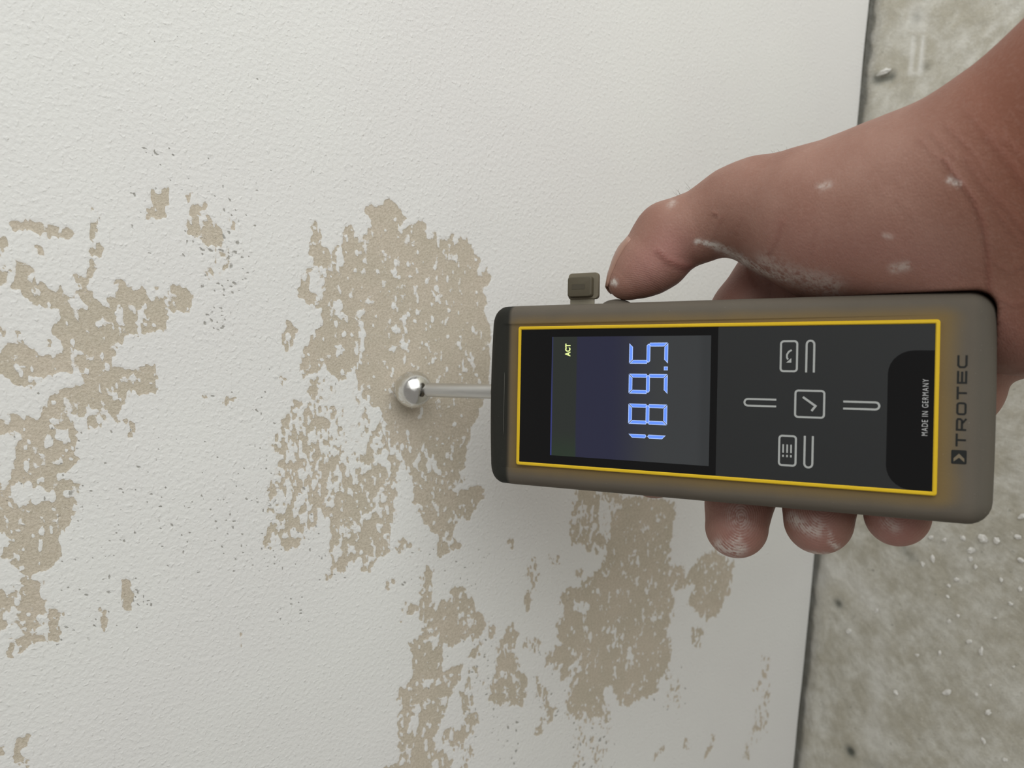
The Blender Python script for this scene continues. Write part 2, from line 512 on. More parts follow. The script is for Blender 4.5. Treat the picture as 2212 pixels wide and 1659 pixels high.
    h = t.math('ADD', t.math('MULTIPLY', peel, t.math('SUBTRACT', 1.0, bare)), t.math('MULTIPLY', t.math('MULTIPLY', t.noise(1300, 4, .65, co), .7), bare))
    h = t.math('SUBTRACT', h, t.math('MULTIPLY', bare, .16))
    h = t.math('SUBTRACT', h, t.math('MULTIPLY', pitf, .3))
    nrm = t.bump(h, 0.00042, 1.0)
    mat = t.out(color=col, rough=.72, normal=nrm, spec=.25)
    o = link('wall_back', me, mat, None, True)
    # make the front face the room
    me.flip_normals() if me.polygons[0].normal.y > 0 else None
    tag(o, kind='structure')
    o['label'] = 'white painted wall with worn beige bare plaster patches'
    # body of the wall behind the skin and the open joint at its foot
    bm = bmesh.new()
    def bx(a, b):
        r = bmesh.ops.create_cube(bm, size=1)
        for v in r['verts']:
            v.co = Vector([(a[i] + b[i]) / 2 + v.co[i] * (b[i] - a[i]) for i in range(3)])
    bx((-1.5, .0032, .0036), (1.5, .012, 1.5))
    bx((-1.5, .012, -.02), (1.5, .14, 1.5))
    me2 = bpy.data.meshes.new('masonry')
    bm.to_mesh(me2); bm.free()
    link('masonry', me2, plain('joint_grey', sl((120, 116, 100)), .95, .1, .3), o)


build_wall()


# ------------------------------------------------------------------ floor
CRUMBS = [(2125,1162,10),(2154,1167,7),(2081,1162,6),(2041,1166,6),(2012,1161,5),(2100,1189,8),(2097,1207,5),(2016,1206,6),(1994,1218,5),(2108,1224,5),(2068,1252,5),(2048,1289,5),
          (2031,1410,6),(2120,1407,7),(2095,1386,6),(2046,1494,7),(1936,1496,6),(2135,1538,6),(2171,1641,6),(1835,1364,6),(1894,1319,4),(2206,1209,6),(2204,1272,5),(2184,1304,5),(2051,1342,5),
          (2207,1115,5),(2200,1160,5),(2150,1335,4),(1982,1415,4),(2163,1252,4),(2110,1500,4),(2050,1265,4),(2140,1480,4),(2190,1440,4),(2070,1330,4),(2125,1600,4)]


def build_floor():
    xs = axis(-1500, 1500, -260, 330, 1.5, 60.0)
    ys = np.concatenate([np.arange(-2200, -470, 60.0), np.arange(-470, 3.1, 1.5)])
    X, Y = np.meshgrid(xs, ys)
    lt = np.zeros(X.shape); pit_or_shade = np.zeros(X.shape)

    def stroke_f(pts, r, amp, arr):
        P = [floor_pt(*p) for p in pts]
        a = np.array(P)
        pad = r * 4
        j0, j1 = np.searchsorted(xs, [a[:, 0].min() - pad, a[:, 0].max() + pad])
        i0, i1 = np.searchsorted(ys, [a[:, 1].min() - pad, a[:, 1].max() + pad])
        s = (slice(i0, i1), slice(j0, j1))
        d = np.full(X[s].shape, 1e9)
        for (ax, ay), (bx_, by) in zip(P[:-1], P[1:]):
            ex, ey = bx_ - ax, by - ay
            t = np.clip(((X[s] - ax) * ex + (Y[s] - ay) * ey) / (ex * ex + ey * ey + 1e-9), 0, 1)
            d = np.minimum(d, np.hypot(X[s] - ax - ex * t, Y[s] - ay - ey * t))
        arr[s] = np.maximum(arr[s], amp * np.exp(-(d / r) ** 2))

    stroke_f([(1973, 84), (1967, 158)], 1.4, .75, lt)
    stroke_f([(1994, 82), (1988, 158)], 1.4, .75, lt)
    stroke_f([(1967, 158), (1988, 160)], 1.2, .45, lt)
    stroke_f([(1975, 10), (1985, 60)], 5, .30, lt)
    stroke_f([(1905, 1390), (1895, 1500), (1885, 1600)], 5, .28, lt)
    stroke_f([(1790, 1230), (1850, 1260), (1880, 1300)], 9, .40, lt)
    stroke_f([(1770, 1240), (1775, 1300)], 8, .30, lt)
    stroke_f([(1760, 1632), (1772, 1640)], 3, .6, lt)
    stroke_f([(1810, 1304), (1811, 1305)], 2.6, .85, pit_or_shade)
    stroke_f([(1835, 1624), (1836, 1625)], 3.0, 1.1, pit_or_shade)
    stroke_f([(1890, 168), (1896, 174), (1925, 165)], 2.6, .75, pit_or_shade)  # shadow of the plaster lump, put into the floor as a dark dented stroke
    stroke_f([(1955, 1188), (1968, 1205)], 3.5, .35, pit_or_shade)
    stroke_f([(1872, 1650), (1905, 1659)], 3, .2, pit_or_shade)
    stroke_f([(1978, 36), (1980, 40)], 3, .3, pit_or_shade)
    stroke_f([(2000, 144), (2001, 145)], 2.4, .4, pit_or_shade)
    # shade of the open joint, put into the floor colour as a dark strip
    pit_or_shade = np.maximum(pit_or_shade, .5 * sstep(-2.6, -.4, Y + (vnoise(X / 9, Y * 0, 9) - .5) * 2.2))
    # strip of screed along the wall, a little lower
    edge = sstep(-9, -4, Y + (vnoise(X / 14, Y * 0, 5) - .5) * 4)
    Zd = (fbm(X / 35, Y / 35, 71, 3) - .5) * 1.6 + (fbm(X / 6, Y / 6, 81, 2) - .5) * .5 - 1.4 * pit_or_shade - .35 * edge
    V = np.stack([X, Y, Zd], -1).reshape(-1, 3) * MM
    me = mesh_np('floor', V, grid_quads(len(xs), len(ys)), {'light': lt, 'pit_or_shade': pit_or_shade, 'edge': edge})
    t = NT('raw_concrete_screed')
    co = t.coord()
    a = t.step(t.noise(48, 7, .72, co), .36, .66)
    b = t.step(t.noise(150, 4, .65, co), .35, .68)
    c = t.mix(a, sl((186, 181, 166)), sl((215, 213, 204)))
    c = t.mix(t.math('MULTIPLY', b, .42), c, sl((168, 163, 148)))
    c = t.mix(t.math('MULTIPLY', t.step(t.noise(420, 3, .6, co), .62, .72), .5), c, sl((214, 210, 200)))
    c = t.mix(t.math('MULTIPLY', t.step(t.noise(260, 3, .6, t.coord((1.1, 1, 1))), .64, .74), .45), c, sl((122, 120, 110)))
    c = t.mix(t.attr('light'), c, sl((232, 231, 226)))
    c = t.mix(t.math('MULTIPLY', t.attr('edge'), .25), c, sl((165, 162, 158)))
    c = t.mix(t.math('MINIMUM', t.attr('pit_or_shade'), .9), c, sl((74, 78, 72)))
    h = t.math('ADD', t.noise(380, 4, .6, co), t.math('MULTIPLY', t.noise(90, 3, .5, co), 1.2))
    mat = t.out(color=c, rough=.85, normal=t.bump(h, .0006, .8), spec=.2)
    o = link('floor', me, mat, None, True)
    if me.polygons[0].normal.z < 0: me.flip_normals()
    tag(o, 'grey concrete screed floor at the foot of the wall', kind='structure')


build_floor()

# plaster crumbs lying on the floor
rng = random.Random(3)
CR_MAT = plain('plaster_crumb_white', sl((232, 230, 224)), .85, .2, .12)
bases = []
for k in range(5):
    bm = bmesh.new()
    bmesh.ops.create_icosphere(bm, subdivisions=2, radius=1.0)
    for v in bm.verts:
        v.co *= rng.uniform(.55, 1.2)
        v.co.z *= .5
    me = bpy.data.meshes.new('plaster_crumb')
    bm.to_mesh(me); bm.free()
    me.materials.append(CR_MAT)
    bases.append(me)


def crumb(px, py, rpx, me, label, group, sx=1.0):
    x, y = floor_pt(px, py)
    d = np.linalg.norm(np.array([x, y + WALL_D, -CAM_H]))
    r = 1.0 * rpx / FPX * d * MM
    o = bpy.data.objects.new('plaster_crumb', me)
    COL.objects.link(o)
    o.location = (x * MM, y * MM, r * .25)
    o.scale = (r * rng.uniform(.8, 1.4) * sx, r * rng.uniform(.5, .9), r * .8)
    o.rotation_euler = (0, 0, rng.uniform(0, 6.28))
    tag(o, label, 'crumb', group)


for i, (px, py, rp) in enumerate(CRUMBS):
    if i == 0:
        crumb(px, py, rp, bases[0], 'largest white plaster crumb beyond the meter\'s lettered end', 'plaster crumbs on the floor')
    else:
        crumb(px, py, rp, bases[i % 5], 'small white plaster crumb lying on the grey concrete floor', 'plaster crumbs on the floor')
crumb(1912, 156, 11, bases[2], 'white plaster lump on the floor beside the wall, above the hand', 'plaster crumbs on the floor')

# ------------------------------------------------------------------ moisture meter
DM = Matrix.Identity(4)
ex, ey, ez, oo = room_dir(DEV_X), room_dir(DEV_Y), room_dir(DEV_Z), room(DEV_O)
for i in range(3):
    DM[i][0], DM[i][1], DM[i][2], DM[i][3] = ex[i], ey[i], ez[i], oo[i]
meter = bpy.data.objects.new('moisture_meter', None)
COL.objects.link(meter)
meter.matrix_world = DM
meter.empty_display_size = .02
tag(meter, 'handheld moisture meter with yellow-framed black display and steel ball probe', 'moisture meter')


def ring_outline(hw, y0, y1, r, n=7, bow0=0.0, bow1=0.0, side=12):
    """rounded rectangle, counter-clockwise; ends bowed outwards"""
    pts = []
    r = max(r, .01)
    for (cx, cy, a0) in ((hw - r, y1 - r, 0), (-hw + r, y1 - r, 90), (-hw + r, y0 + r, 180), (hw - r, y0 + r, 270)):
        for k in range(n):
            a = math.radians(a0 + 90 * k / (n - 1))
            pts.append((cx + r * math.cos(a), cy + r * math.sin(a)))
    # subdivide long edges
    out = []
    for i, p in enumerate(pts):
        q = pts[(i + 1) % len(pts)]
        k = 1 if (i + 1) % n else (26 if (i // n) % 2 else 12)     # fixed counts, so that rings match
        for j in range(k):
            out.append((p[0] + (q[0] - p[0]) * j / k, p[1] + (q[1] - p[1]) * j / k))
    mid = (y0 + y1) / 2
    res = []
    for x, y in out:
        f = max(0, 1 - (x / hw) ** 2)
        t = (y - mid) / (y1 - mid)
        if t > 0: y += bow1 * f * max(0, (t - .8) / .2)
        else: y -= bow0 * f * max(0, (-t - .8) / .2)
        res.append((x, y))
    return res


def loft(name, rings, mat, parent, smooth=True, capz=True):
    """rings: list of lists of (x,y,z) in mm, equal counts"""
    n = len(rings[0])
    bm = bmesh.new()
    vs = [[bm.verts.new(Vector(p) * MM) for p in r] for r in rings]
    for a, b in zip(vs[:-1], vs[1:]):
        for i in range(n):
            bm.faces.new((a[i], a[(i + 1) % n], b[(i + 1) % n], b[i]))
    bm.faces.new(list(reversed(vs[0])))
    bm.faces.new(vs[-1])
    bmesh.ops.recalc_face_normals(bm, faces=bm.faces)
    me = bpy.data.meshes.new(name)
    bm.to_mesh(me); bm.free()
    o = link(name, me, mat, parent, smooth)
    if smooth:
        me.set_sharp_from_angle(angle=math.radians(50))
    return o


def slab(name, outline, z0, z1, mat, parent, smooth=False):
    return loft(name, [[(x, y, z0) for x, y in outline], [(x, y, z1) for x, y in outline]], mat, parent, smooth)


def rubber_mat(name, flap=False):
    t = NT(name)
    co = t.n('ShaderNodeTexCoord').outputs['Object']
    sep = t.n('ShaderNodeSeparateXYZ'); t.l(co, sep.inputs[0])
    x, y, z = sep.outputs
    cloud = t.noise(60, 3, .5, co)
    if flap:
        c = t.mix(cloud, sl((126, 118, 102)), sl((114, 107, 92)))
    else:
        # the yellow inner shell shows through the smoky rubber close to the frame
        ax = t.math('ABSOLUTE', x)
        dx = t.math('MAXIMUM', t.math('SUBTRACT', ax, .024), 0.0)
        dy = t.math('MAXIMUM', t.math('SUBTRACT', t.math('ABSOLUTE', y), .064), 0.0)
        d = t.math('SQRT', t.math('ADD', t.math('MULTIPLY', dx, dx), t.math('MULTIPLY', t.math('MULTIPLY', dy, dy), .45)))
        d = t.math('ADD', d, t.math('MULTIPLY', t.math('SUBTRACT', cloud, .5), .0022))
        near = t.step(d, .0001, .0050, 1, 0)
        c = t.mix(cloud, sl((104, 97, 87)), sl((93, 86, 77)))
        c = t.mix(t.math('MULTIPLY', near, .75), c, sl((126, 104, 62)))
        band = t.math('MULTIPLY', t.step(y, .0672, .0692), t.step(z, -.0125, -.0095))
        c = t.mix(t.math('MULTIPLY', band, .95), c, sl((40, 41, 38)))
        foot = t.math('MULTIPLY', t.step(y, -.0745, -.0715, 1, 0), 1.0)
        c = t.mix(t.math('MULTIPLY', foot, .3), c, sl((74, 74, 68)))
    sp = t.step(t.noise(2500, 1, .5, co), .78, .80)
    c = t.mix(t.math('MULTIPLY', sp, .25), c, sl((190, 186, 178)))
    n = t.bump(t.noise(1800, 2, .5, co), .00006, .6)
    mat = t.out(color=c, rough=.68, normal=n, spec=.12)
    return mat


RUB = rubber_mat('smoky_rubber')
RUBF = rubber_mat('smoky_rubber_flap', True)
HW, Y0, Y1 = 31.9, -77.6, 79.6
rings = []
for ins, z in ((6.6, -.75), (4.0, -.85), (2.4, -1.3), (1.1, -2.4), (.35, -4.4), (0, -7.0), (0.0, -14), (.15, -21), (.6, -24.5), (1.8, -27), (4.0, -28.3), (7, -28.6)):
    ol = ring_outline(HW - ins, Y0 + ins, Y1 - 1.2 - ins, max(6.2 - ins * .75, 1.2), 7, .5, 1.6)
    rr = []
    for x, y in ol:
        fr = max(0.0, min(1.0, (-z) / 28.6))
        drop = max(0.0, (y - 68.0) / 10.0) ** 1.6 * 5.0 * (1 - fr)
        drop += max(0.0, (-y - 72.0) / 5.0) ** 2 * .8 * (1 - fr)
        # slight waist where the hand grips
        rr.append((x, y, z - drop))
    rings.append(rr)
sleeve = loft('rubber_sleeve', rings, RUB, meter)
# moulded ridge across the tip and along the flanks
bm = bmesh.new()


def tube_bm(bm, pts, rad, n=8, cap=True):
    prev = None
    P = [Vector(p) for p in pts]
    vs = []
    for i, p in enumerate(P):
        d = (P[min(i + 1, len(P) - 1)] - P[max(i - 1, 0)]).normalized()
        a = d.orthogonal().normalized() if prev is None else (prev - d * prev.dot(d)).normalized()
        prev = a
        b = d.cross(a)
        r = rad[i] if isinstance(rad, (list, tuple)) else rad
        vs.append([bm.verts.new((p + (a * math.cos(2 * math.pi * k / n) + b * math.sin(2 * math.pi * k / n)) * r) * MM) for k in range(n)])
    for u, w in zip(vs[:-1], vs[1:]):
        for k in range(n):
            bm.faces.new((u[k], u[(k + 1) % n], w[(k + 1) % n], w[k]))
    if cap:
        bm.faces.new(list(reversed(vs[0]))); bm.faces.new(vs[-1])


def bm_obj(name, bm, mat, parent, smooth=True):
    bmesh.ops.recalc_face_normals(bm, faces=bm.faces)
    me = bpy.data.meshes.new(name)
    bm.to_mesh(me); bm.free()
    return link(name, me, mat, parent, smooth)


def frame_top_z(y):
    return -.8 - max(0.0, (y - 68.0) / 10.0) ** 1.6 * 5.0


tube_bm(bm, [(x, 70.0, frame_top_z(70.0) - .02) for x in np.linspace(-14, 8, 15)], [.03] + [.09] * 13 + [.03], 6)
bm_obj('seam_ridge', bm, plain('seam_grey', sl((84, 84, 78)), .5), sleeve)
for (y0_, y1_, x_) in ((6, 26, -30.2), (-14, -2, -29.6)):
    bm = bmesh.new()
    tube_bm(bm, [(x_, y, -2.15 if x_ < -30 else -1.75) for y in np.linspace(y0_, y1_, 8)], [.05] + [.2] * 6 + [.05], 6)
    bm_obj('seam_ridge', bm, RUBF, sleeve)

# yellow frame: four mitred bars
YEL = plain('yellow_plastic', sl((222, 184, 26)), .38, .5, .06)
out_r = ring_outline(24.0, -64.15, 64.15, .9, 5)
in_r = ring_outline(22.9, -63.0, 63.0, .25, 5)
bm = bmesh.new()
n = min(len(out_r), len(in_r))


def frame_mesh(name, hw, y0, y1, t, z0, z1, mat, parent, r=.8):
    O_ = []; I_ = []
    for (cx, cy, a0) in ((1, y1, 0), (-1, y1, 90), (-1, y0, 180), (1, y0, 270)):
        sy = 1 if cy == y1 else -1
        for k in range(5):
            a = math.radians(a0 + 90 * k / 4)
            O_.append((cx * (hw - r) + r * math.cos(a), cy - sy * r + r * math.sin(a)))
            ri = .15
            I_.append((cx * (hw - t - ri) + ri * math.cos(a), cy - sy * (t + ri) + ri * math.sin(a)))
    bm = bmesh.new()
    b = .25
    L = []
    for off, z in ((0, z0), (0, z1 - b), (b, z1), (t - b, z1), (t, z1 - b), (t, z0)):
        f = off / t
        L.append([bm.verts.new(Vector((o[0] + (i[0] - o[0]) * f, o[1] + (i[1] - o[1]) * f, z)) * MM) for o, i in zip(O_, I_)])
    m_ = len(O_)
    for a, c in zip(L, L[1:] + L[:1]):
        for k in range(m_):
            bm.faces.new((a[k], a[(k + 1) % m_], c[(k + 1) % m_], c[k]))
    o = bm_obj(name, bm, mat, parent)
    o.data.set_sharp_from_angle(angle=math.radians(30))
    return o


frame_mesh('yellow_frame', 24.0, -64.15, 64.15, 1.1, -2.6, .28, YEL, meter)
GLOSS = plain('gloss_black', (.0035, .0035, .004), .16, .35)
t = NT('matte_keypad_foil')
t.out(color=t.mix(t.noise(3000, 2, .5), (.016, .017, .018), (.021, .022, .0225)), rough=.55, spec=.35)
FOIL = t.m
panel = slab('front_panel', ring_outline(22.95, -63.05, 63.05, .3, 3), -2.4, -.12, GLOSS, meter)
slab('keypad_foil', ring_outline(22.9, -63.0, -4.6, .3, 3), -.14, -.06, FOIL, panel)
# glossy window at the foot with two rounded corners
gw = [(-22.9, -62.98), (22.9, -62.98)]
gw = [(15.6, -62.98)] + [(15.6 - 6.5 + 6.5 * math.cos(a), -58.1 + 6.5 * math.sin(a)) for a in np.linspace(0, math.pi / 2, 8)] + \
     [(-16.4 + 6.5 * math.cos(a), -58.1 + 6.5 * math.sin(a)) for a in np.linspace(math.pi / 2, math.pi, 8)] + [(-22.9, -62.98)]
slab('sensor_window', gw, -.08, -.03, GLOSS, panel)

# display
t = NT('lit_display')
co = t.n('ShaderNodeTexCoord').outputs['Object']
sep = t.n('ShaderNodeSeparateXYZ'); t.l(co, sep.inputs[0])
x, y = sep.outputs[0], sep.outputs[1]
lo, blu, grn = sl((60, 62, 63)), sl((42, 43, 64)), sl((44, 48, 44))  # backlight leak and glare, both painted into the emission gradient
c = t.mix(t.step(y, .013, .031), lo, blu)
c = t.mix(t.step(y, .0418, .0424), c, grn)
c = t.mix(t.math('MULTIPLY', t.math('MULTIPLY', t.step(y, .0415, .0424), t.step(x, -.010, -.020)), .6), c, sl((44, 60, 42)))
c = t.mix(t.math('MULTIPLY', t.step(y, .0506, .0511), t.step(x, .019, -.016, .35, 1.0)), c, sl((56, 62, 128)))
c = t.mix(t.math('MULTIPLY', t.step(y, .002, -.001), .25), c, sl((40, 42, 42)))
t.out(color=(.004, .004, .005), rough=.2, spec=.3)
t.l(c, t.b.inputs['Emission Color'])
t.b.inputs['Emission Strength'].default_value = .85
screen = slab('display', [(-20.05, -2.45), (20.3, -2.45), (20.3, 51.3), (-19.95, 51.3)], -.2, -.055, t.m, meter)

SEG_I = plain('segment_blue', (.01, .01, .02), .4, .2, emit=sl((104, 150, 255)), estr=1.0)
SEG_O = plain('segment_rim', (.01, .01, .02), .4, .2, emit=sl((176, 202, 255)), estr=1.0)
ACT_M = plain('indicator_yellow', (.01, .01, .01), .4, .2, emit=sl((236, 250, 160)), estr=1.0)


def inset(poly, d):
    """inward offset of a convex counter-clockwise polygon"""
    n = len(poly)
    out = []
    for i in range(n):
        p0, p1, p2 = Vector(poly[i - 1]), Vector(poly[i]), Vector(poly[(i + 1) % n])
        a, b = (p1 - p0).normalized(), (p2 - p1).normalized()
        na, nb = Vector((-a.y, a.x)), Vector((-b.y, b.x))
        k = d / max(.3, 1 + na.dot(nb))
        q = p1 + (na + nb) * k
        out.append((q.x, q.y))
    return out


def ccw(poly):
    s = sum(poly[i - 1][0] * poly[i][1] - poly[i][0] * poly[i - 1][1] for i in range(len(poly)))
    return poly if s > 0 else poly[::-1]


def seg(poly):
    poly = ccw(poly)
    o = slab('digit_segment', poly, -.06, -.03, SEG_O, screen)
    slab('segment_core', inset(poly, .2), -.03, -.02, SEG_I, o)


def hseg(x0, x1, y, w, up):
    # trapezoid along the top or bottom edge; up = which side is the outer
    g = .14
    if up == 1: seg([(x0 + g, y), (x1 - g, y), (x1 - w - g, y - w), (x0 + w + g, y - w)])
    elif up == -1: seg([(x0 + g, y), (x1 - g, y), (x1 - w - g, y + w), (x0 + w + g, y + w)])
    else: seg([(x0 + g + w * .15, y), (x0 + w * .6 + g, y + w / 2), (x1 - w * .6 - g, y + w / 2), (x1 - g - w * .15, y), (x1 - w * .6 - g, y - w / 2), (x0 + w * .6 + g, y - w / 2)])


def vseg(x, y0, y1, w, side, top):
    g = .14
    s = -side
    # outer edge at x, inner at x + s*w ; chamfered on both ends
    if top: seg([(x, y0 + g + w * .3), (x, y1 - g), (x + s * w, y1 - w - g), (x + s * w, y0 + g + w * .5), (x + s * w * .5, y0 + g)])
    else: seg([(x, y1 - g - w * .3), (x, y0 + g), (x + s * w, y0 + w + g), (x + s * w, y1 - g - w * .5), (x + s * w * .5, y1 - g)])


def digit(x0, x1, y0, y1, segs, w=1.22):
    ym = (y0 + y1) / 2
    if 'a' in segs: hseg(x0, x1, y1, w, 1)
    if 'd' in segs: hseg(x0, x1, y0, w, -1)
    if 'g' in segs: hseg(x0, x1, ym, w, 0)
    if 'b' in segs: vseg(x1, ym, y1, w, 1, True)
    if 'f' in segs: vseg(x0, ym, y1, w, -1, True)
    if 'c' in segs: vseg(x1, y0, ym, w, 1, False)
    if 'e' in segs: vseg(x0, y0, ym, w, -1, False)


digit(-17.8, -11.3, 11.1, 23.7, 'bc')
digit(-8.05, -1.5, 10.9, 23.75, 'abcdefg')
digit(1.75, 8.15, 10.95, 23.8, 'abcdfg')
digit(11.4, 18.15, 10.98, 23.8, 'afgcd')
seg([(9.35, 11.0), (10.55, 11.0), (10.55, 12.25), (9.35, 12.25)])


def text_part(name, body, x0, y0, w, h, z, mat, parent, bold=0.0, space=1.0):
    cu = bpy.data.curves.new(name, 'FONT')
    cu.body = body
    cu.size = 1.0
    cu.extrude = 0.01
    cu.offset = bold
    cu.space_character = space
    tmp = bpy.data.objects.new('tmp', cu)
    COL.objects.link(tmp)
    dg = bpy.context.evaluated_depsgraph_get()
    dg.update()
    me = bpy.data.meshes.new_from_object(tmp.evaluated_get(dg))
    bpy.data.objects.remove(tmp)
    co = np.empty(len(me.vertices) * 3, np.float32)
    me.vertices.foreach_get('co', co)
    co = co.reshape(-1, 3)
    a, b = co.min(0), co.max(0)
    co[:, 0] = (x0 + (co[:, 0] - a[0]) / (b[0] - a[0]) * w) * MM
    co[:, 1] = (y0 + (co[:, 1] - a[1]) / (b[1] - a[1]) * h) * MM
    co[:, 2] = (z + (co[:, 2] - a[2]) / (b[2] - a[2]) * .03) * MM
    me.vertices.foreach_set('co', co.ravel())
    me.update()
    me.materials.clear()
    return link(name, me, mat, parent)


text_part('indicator_lettering', 'ACT', 13.7, 44.45, 4.3, 1.95, -.05, ACT_M, screen, .045, 1.1)

PRINT = plain('printed_silver_grey', sl((172, 174, 172)), .5, .4, .05)
text_part('origin_lettering', 'MADE IN GERMANY', -7.75, -61.65, 15.5, 1.45, -.03, plain('pale_print', sl((205, 205, 205)), .5), panel, -.012, 1.22)


def stroke(bm, pts, w, z0, z1, closed=False):
    """flat ribbon with mitred corners"""
    P = [Vector((p[0], p[1])) for p in pts]
    n = len(P)
    L, R = [], []
    for i in range(n):
        if closed or 0 < i < n - 1:
            a = (P[i] - P[i - 1]).normalized(); b = (P[(i + 1) % n] - P[i]).normalized()
        elif i == 0: a = b = (P[1] - P[0]).normalized()
        else: a = b = (P[-1] - P[-2]).normalized()
        na, nb = Vector((-a.y, a.x)), Vector((-b.y, b.x))
        mvec = (na + nb) * (w / 2 / max(.35, 1 + na.dot(nb)))
        L.append(P[i] + mvec); R.append(P[i] - mvec)
    V = []
    for i in range(n):
        V.append([bm.verts.new(Vector((q.x, q.y, z)) * MM) for q, z in ((L[i], z1), (R[i], z1), (R[i], z0), (L[i], z0))])
    rng_ = range(n) if closed else range(n - 1)
    for i in rng_:
        a, b = V[i], V[(i + 1) % n]
        for k in range(4):
            bm.faces.new((a[k], a[(k + 1) % 4], b[(k + 1) % 4], b[k]))
    if not closed:
        bm.faces.new(V[0][::-1]); bm.faces.new(V[-1])


def fillpoly(bm, poly, z0, z1):
    a = [bm.verts.new(Vector((x, y, z0)) * MM) for x, y in poly]
    b = [bm.verts.new(Vector((x, y, z1)) * MM) for x, y in poly]
    n = len(poly)
    bm.faces.new(a[::-1]); bm.faces.new(b)
    for i in range(n):
        bm.faces.new((a[i], a[(i + 1) % n], b[(i + 1) % n], b[i]))


def rr(x0, y0, x1, y1, r, n=5):
    pts = []
    for (cx, cy, a0) in ((x1 - r, y1 - r, 0), (x0 + r, y1 - r, 90), (x0 + r, y0 + r, 180), (x1 - r, y0 + r, 270)):
        for k in range(n):
            a = math.radians(a0 + 90 * k / (n - 1))
            pts.append((cx + r * math.cos(a), cy + r * math.sin(a)))
    return pts


KZ0, KZ1, KW = -.07, -.03, .56
# (outline strokes, filled shapes)
bm = bmesh.new()                                       # confirm key with tick
stroke(bm, rr(-4.15 + KW / 2, -35.5 + KW / 2, 4.15 - KW / 2, -27.05 - KW / 2, .8), KW, KZ0, KZ1, True)
stroke(bm, [(-2.0, -31.85), (-.52, -32.9), (2.0, -29.4)], .62, KZ0, KZ1)
bm_obj('key_symbol', bm, PRINT, panel, False)
bm = bmesh.new()                                       # return key with bent arrow
stroke(bm, rr(9.2 + KW / 2, -27.85 + KW / 2, 18.6 - KW / 2, -22.75 - KW / 2, .8), KW, KZ0, KZ1, True)
stroke(bm, [(15.75, -26.05), (15.2, -25.2), (14.4, -24.75), (13.5, -24.75), (12.95, -25.05)], .5, KZ0, KZ1)
fillpoly(bm, [(12.0, -24.55), (12.0, -26.0), (13.35, -26.0)], KZ0, KZ1)
bm_obj('key_symbol', bm, PRINT, panel, False)
bm = bmesh.new()                                       # menu key with list
stroke(bm, rr(-18.55 + KW / 2, -28.0 + KW / 2, -9.3 - KW / 2, -22.8 - KW / 2, .8), KW, KZ0, KZ1, True)
for yy in (-24.2, -25.33, -26.42):
    stroke(bm, [(-14.6, yy), (-12.1, yy)], .45, KZ0, KZ1)
    stroke(bm, [(-15.85, yy), (-15.2, yy)], .48, KZ0, KZ1)
bm_obj('key_symbol', bm, PRINT, panel, False)


def ubar(pts_a, pts_b, cx, cy, r, a0, a1):
    bm = bmesh.new()
    arc = [(cx + r * math.cos(a), cy + r * math.sin(a)) for a in np.linspace(a0, a1, 9)]
    stroke(bm, [pts_a] + arc + [pts_b], KW, KZ0, KZ1)
    bm_obj('key_symbol', bm, PRINT, panel, False)


ubar((1.0, -22.0), (-1.0, -22.0), 0, -13.8, 1.0, 0, math.pi)                        # up
ubar((-1.0, -40.3), (1.0, -40.3), 0, -48.6, 1.0, math.pi, 2 * math.pi)              # down
ubar((9.2, -32.25), (9.2, -30.15), 17.4, -31.2, 1.05, -math.pi / 2, math.pi / 2)    # right
ubar((-9.3, -30.15), (-9.3, -32.35), -17.4, -31.25, 1.1, math.pi / 2, 3 * math.pi / 2)  # left

# lettering and emblem on the rubber
INK = plain('dark_ink', sl((34, 35, 34)), .6, .2)
bz0, bz1 = -.9, -.68
bm = bmesh.new()
lx, ly0, ly1, lw = -10.25, -70.75, -68.35, .50
W_, G_ = 3.45, .77
def LX(i): return lx + i * (W_ + G_)
h = lw / 2
stroke(bm, [(LX(0), ly1 - h), (LX(0) + W_, ly1 - h)], lw, bz0, bz1); stroke(bm, [(LX(0) + W_ / 2, ly1 - lw), (LX(0) + W_ / 2, ly0)], lw, bz0, bz1)
x0 = LX(1)
stroke(bm, [(x0 + h, ly0), (x0 + h, ly1 - h), (x0 + W_ - .7, ly1 - h), (x0 + W_ - .3, ly1 - .45), (x0 + W_ - .3, ly1 - 1.0), (x0 + W_ - .7, ly1 - 1.4), (x0 + lw, ly1 - 1.4)], lw, bz0, bz1)
stroke(bm, [(x0 + W_ - 1.4, ly1 - 1.5), (x0 + W_ - .2, ly0)], lw, bz0, bz1)
x0 = LX(2)
stroke(bm, rr(x0 + h, ly0 + h, x0 + W_ - h, ly1 - h, .5, 4), lw, bz0, bz1, True)
x0 = LX(3)
stroke(bm, [(x0, ly1 - h), (x0 + W_, ly1 - h)], lw, bz0, bz1); stroke(bm, [(x0 + W_ / 2, ly1 - lw), (x0 + W_ / 2, ly0)], lw, bz0, bz1)
x0 = LX(4)
stroke(bm, [(x0 + W_, ly1 - h), (x0 + h, ly1 - h), (x0 + h, ly0 + h), (x0 + W_, ly0 + h)], lw, bz0, bz1)
stroke(bm, [(x0 + lw, (ly0 + ly1) / 2), (x0 + W_ - .2, (ly0 + ly1) / 2)], lw, bz0, bz1)
x0 = LX(5)
stroke(bm, [(x0 + W_, ly1 - h), (x0 + .75, ly1 - h), (x0 + h, ly1 - .65), (x0 + h, ly0 + .65), (x0 + .75, ly0 + h), (x0 + W_, ly0 + h)], lw, bz0, bz1)
bm_obj('maker_lettering', bm, INK, sleeve, False)
bm = bmesh.new()
fillpoly(bm, rr(-15.0, -71.0, -11.25, -67.4, .35), bz0, bz1)
emb = bm_obj('maker_emblem', bm, INK, sleeve, False)
bm = bmesh.new()
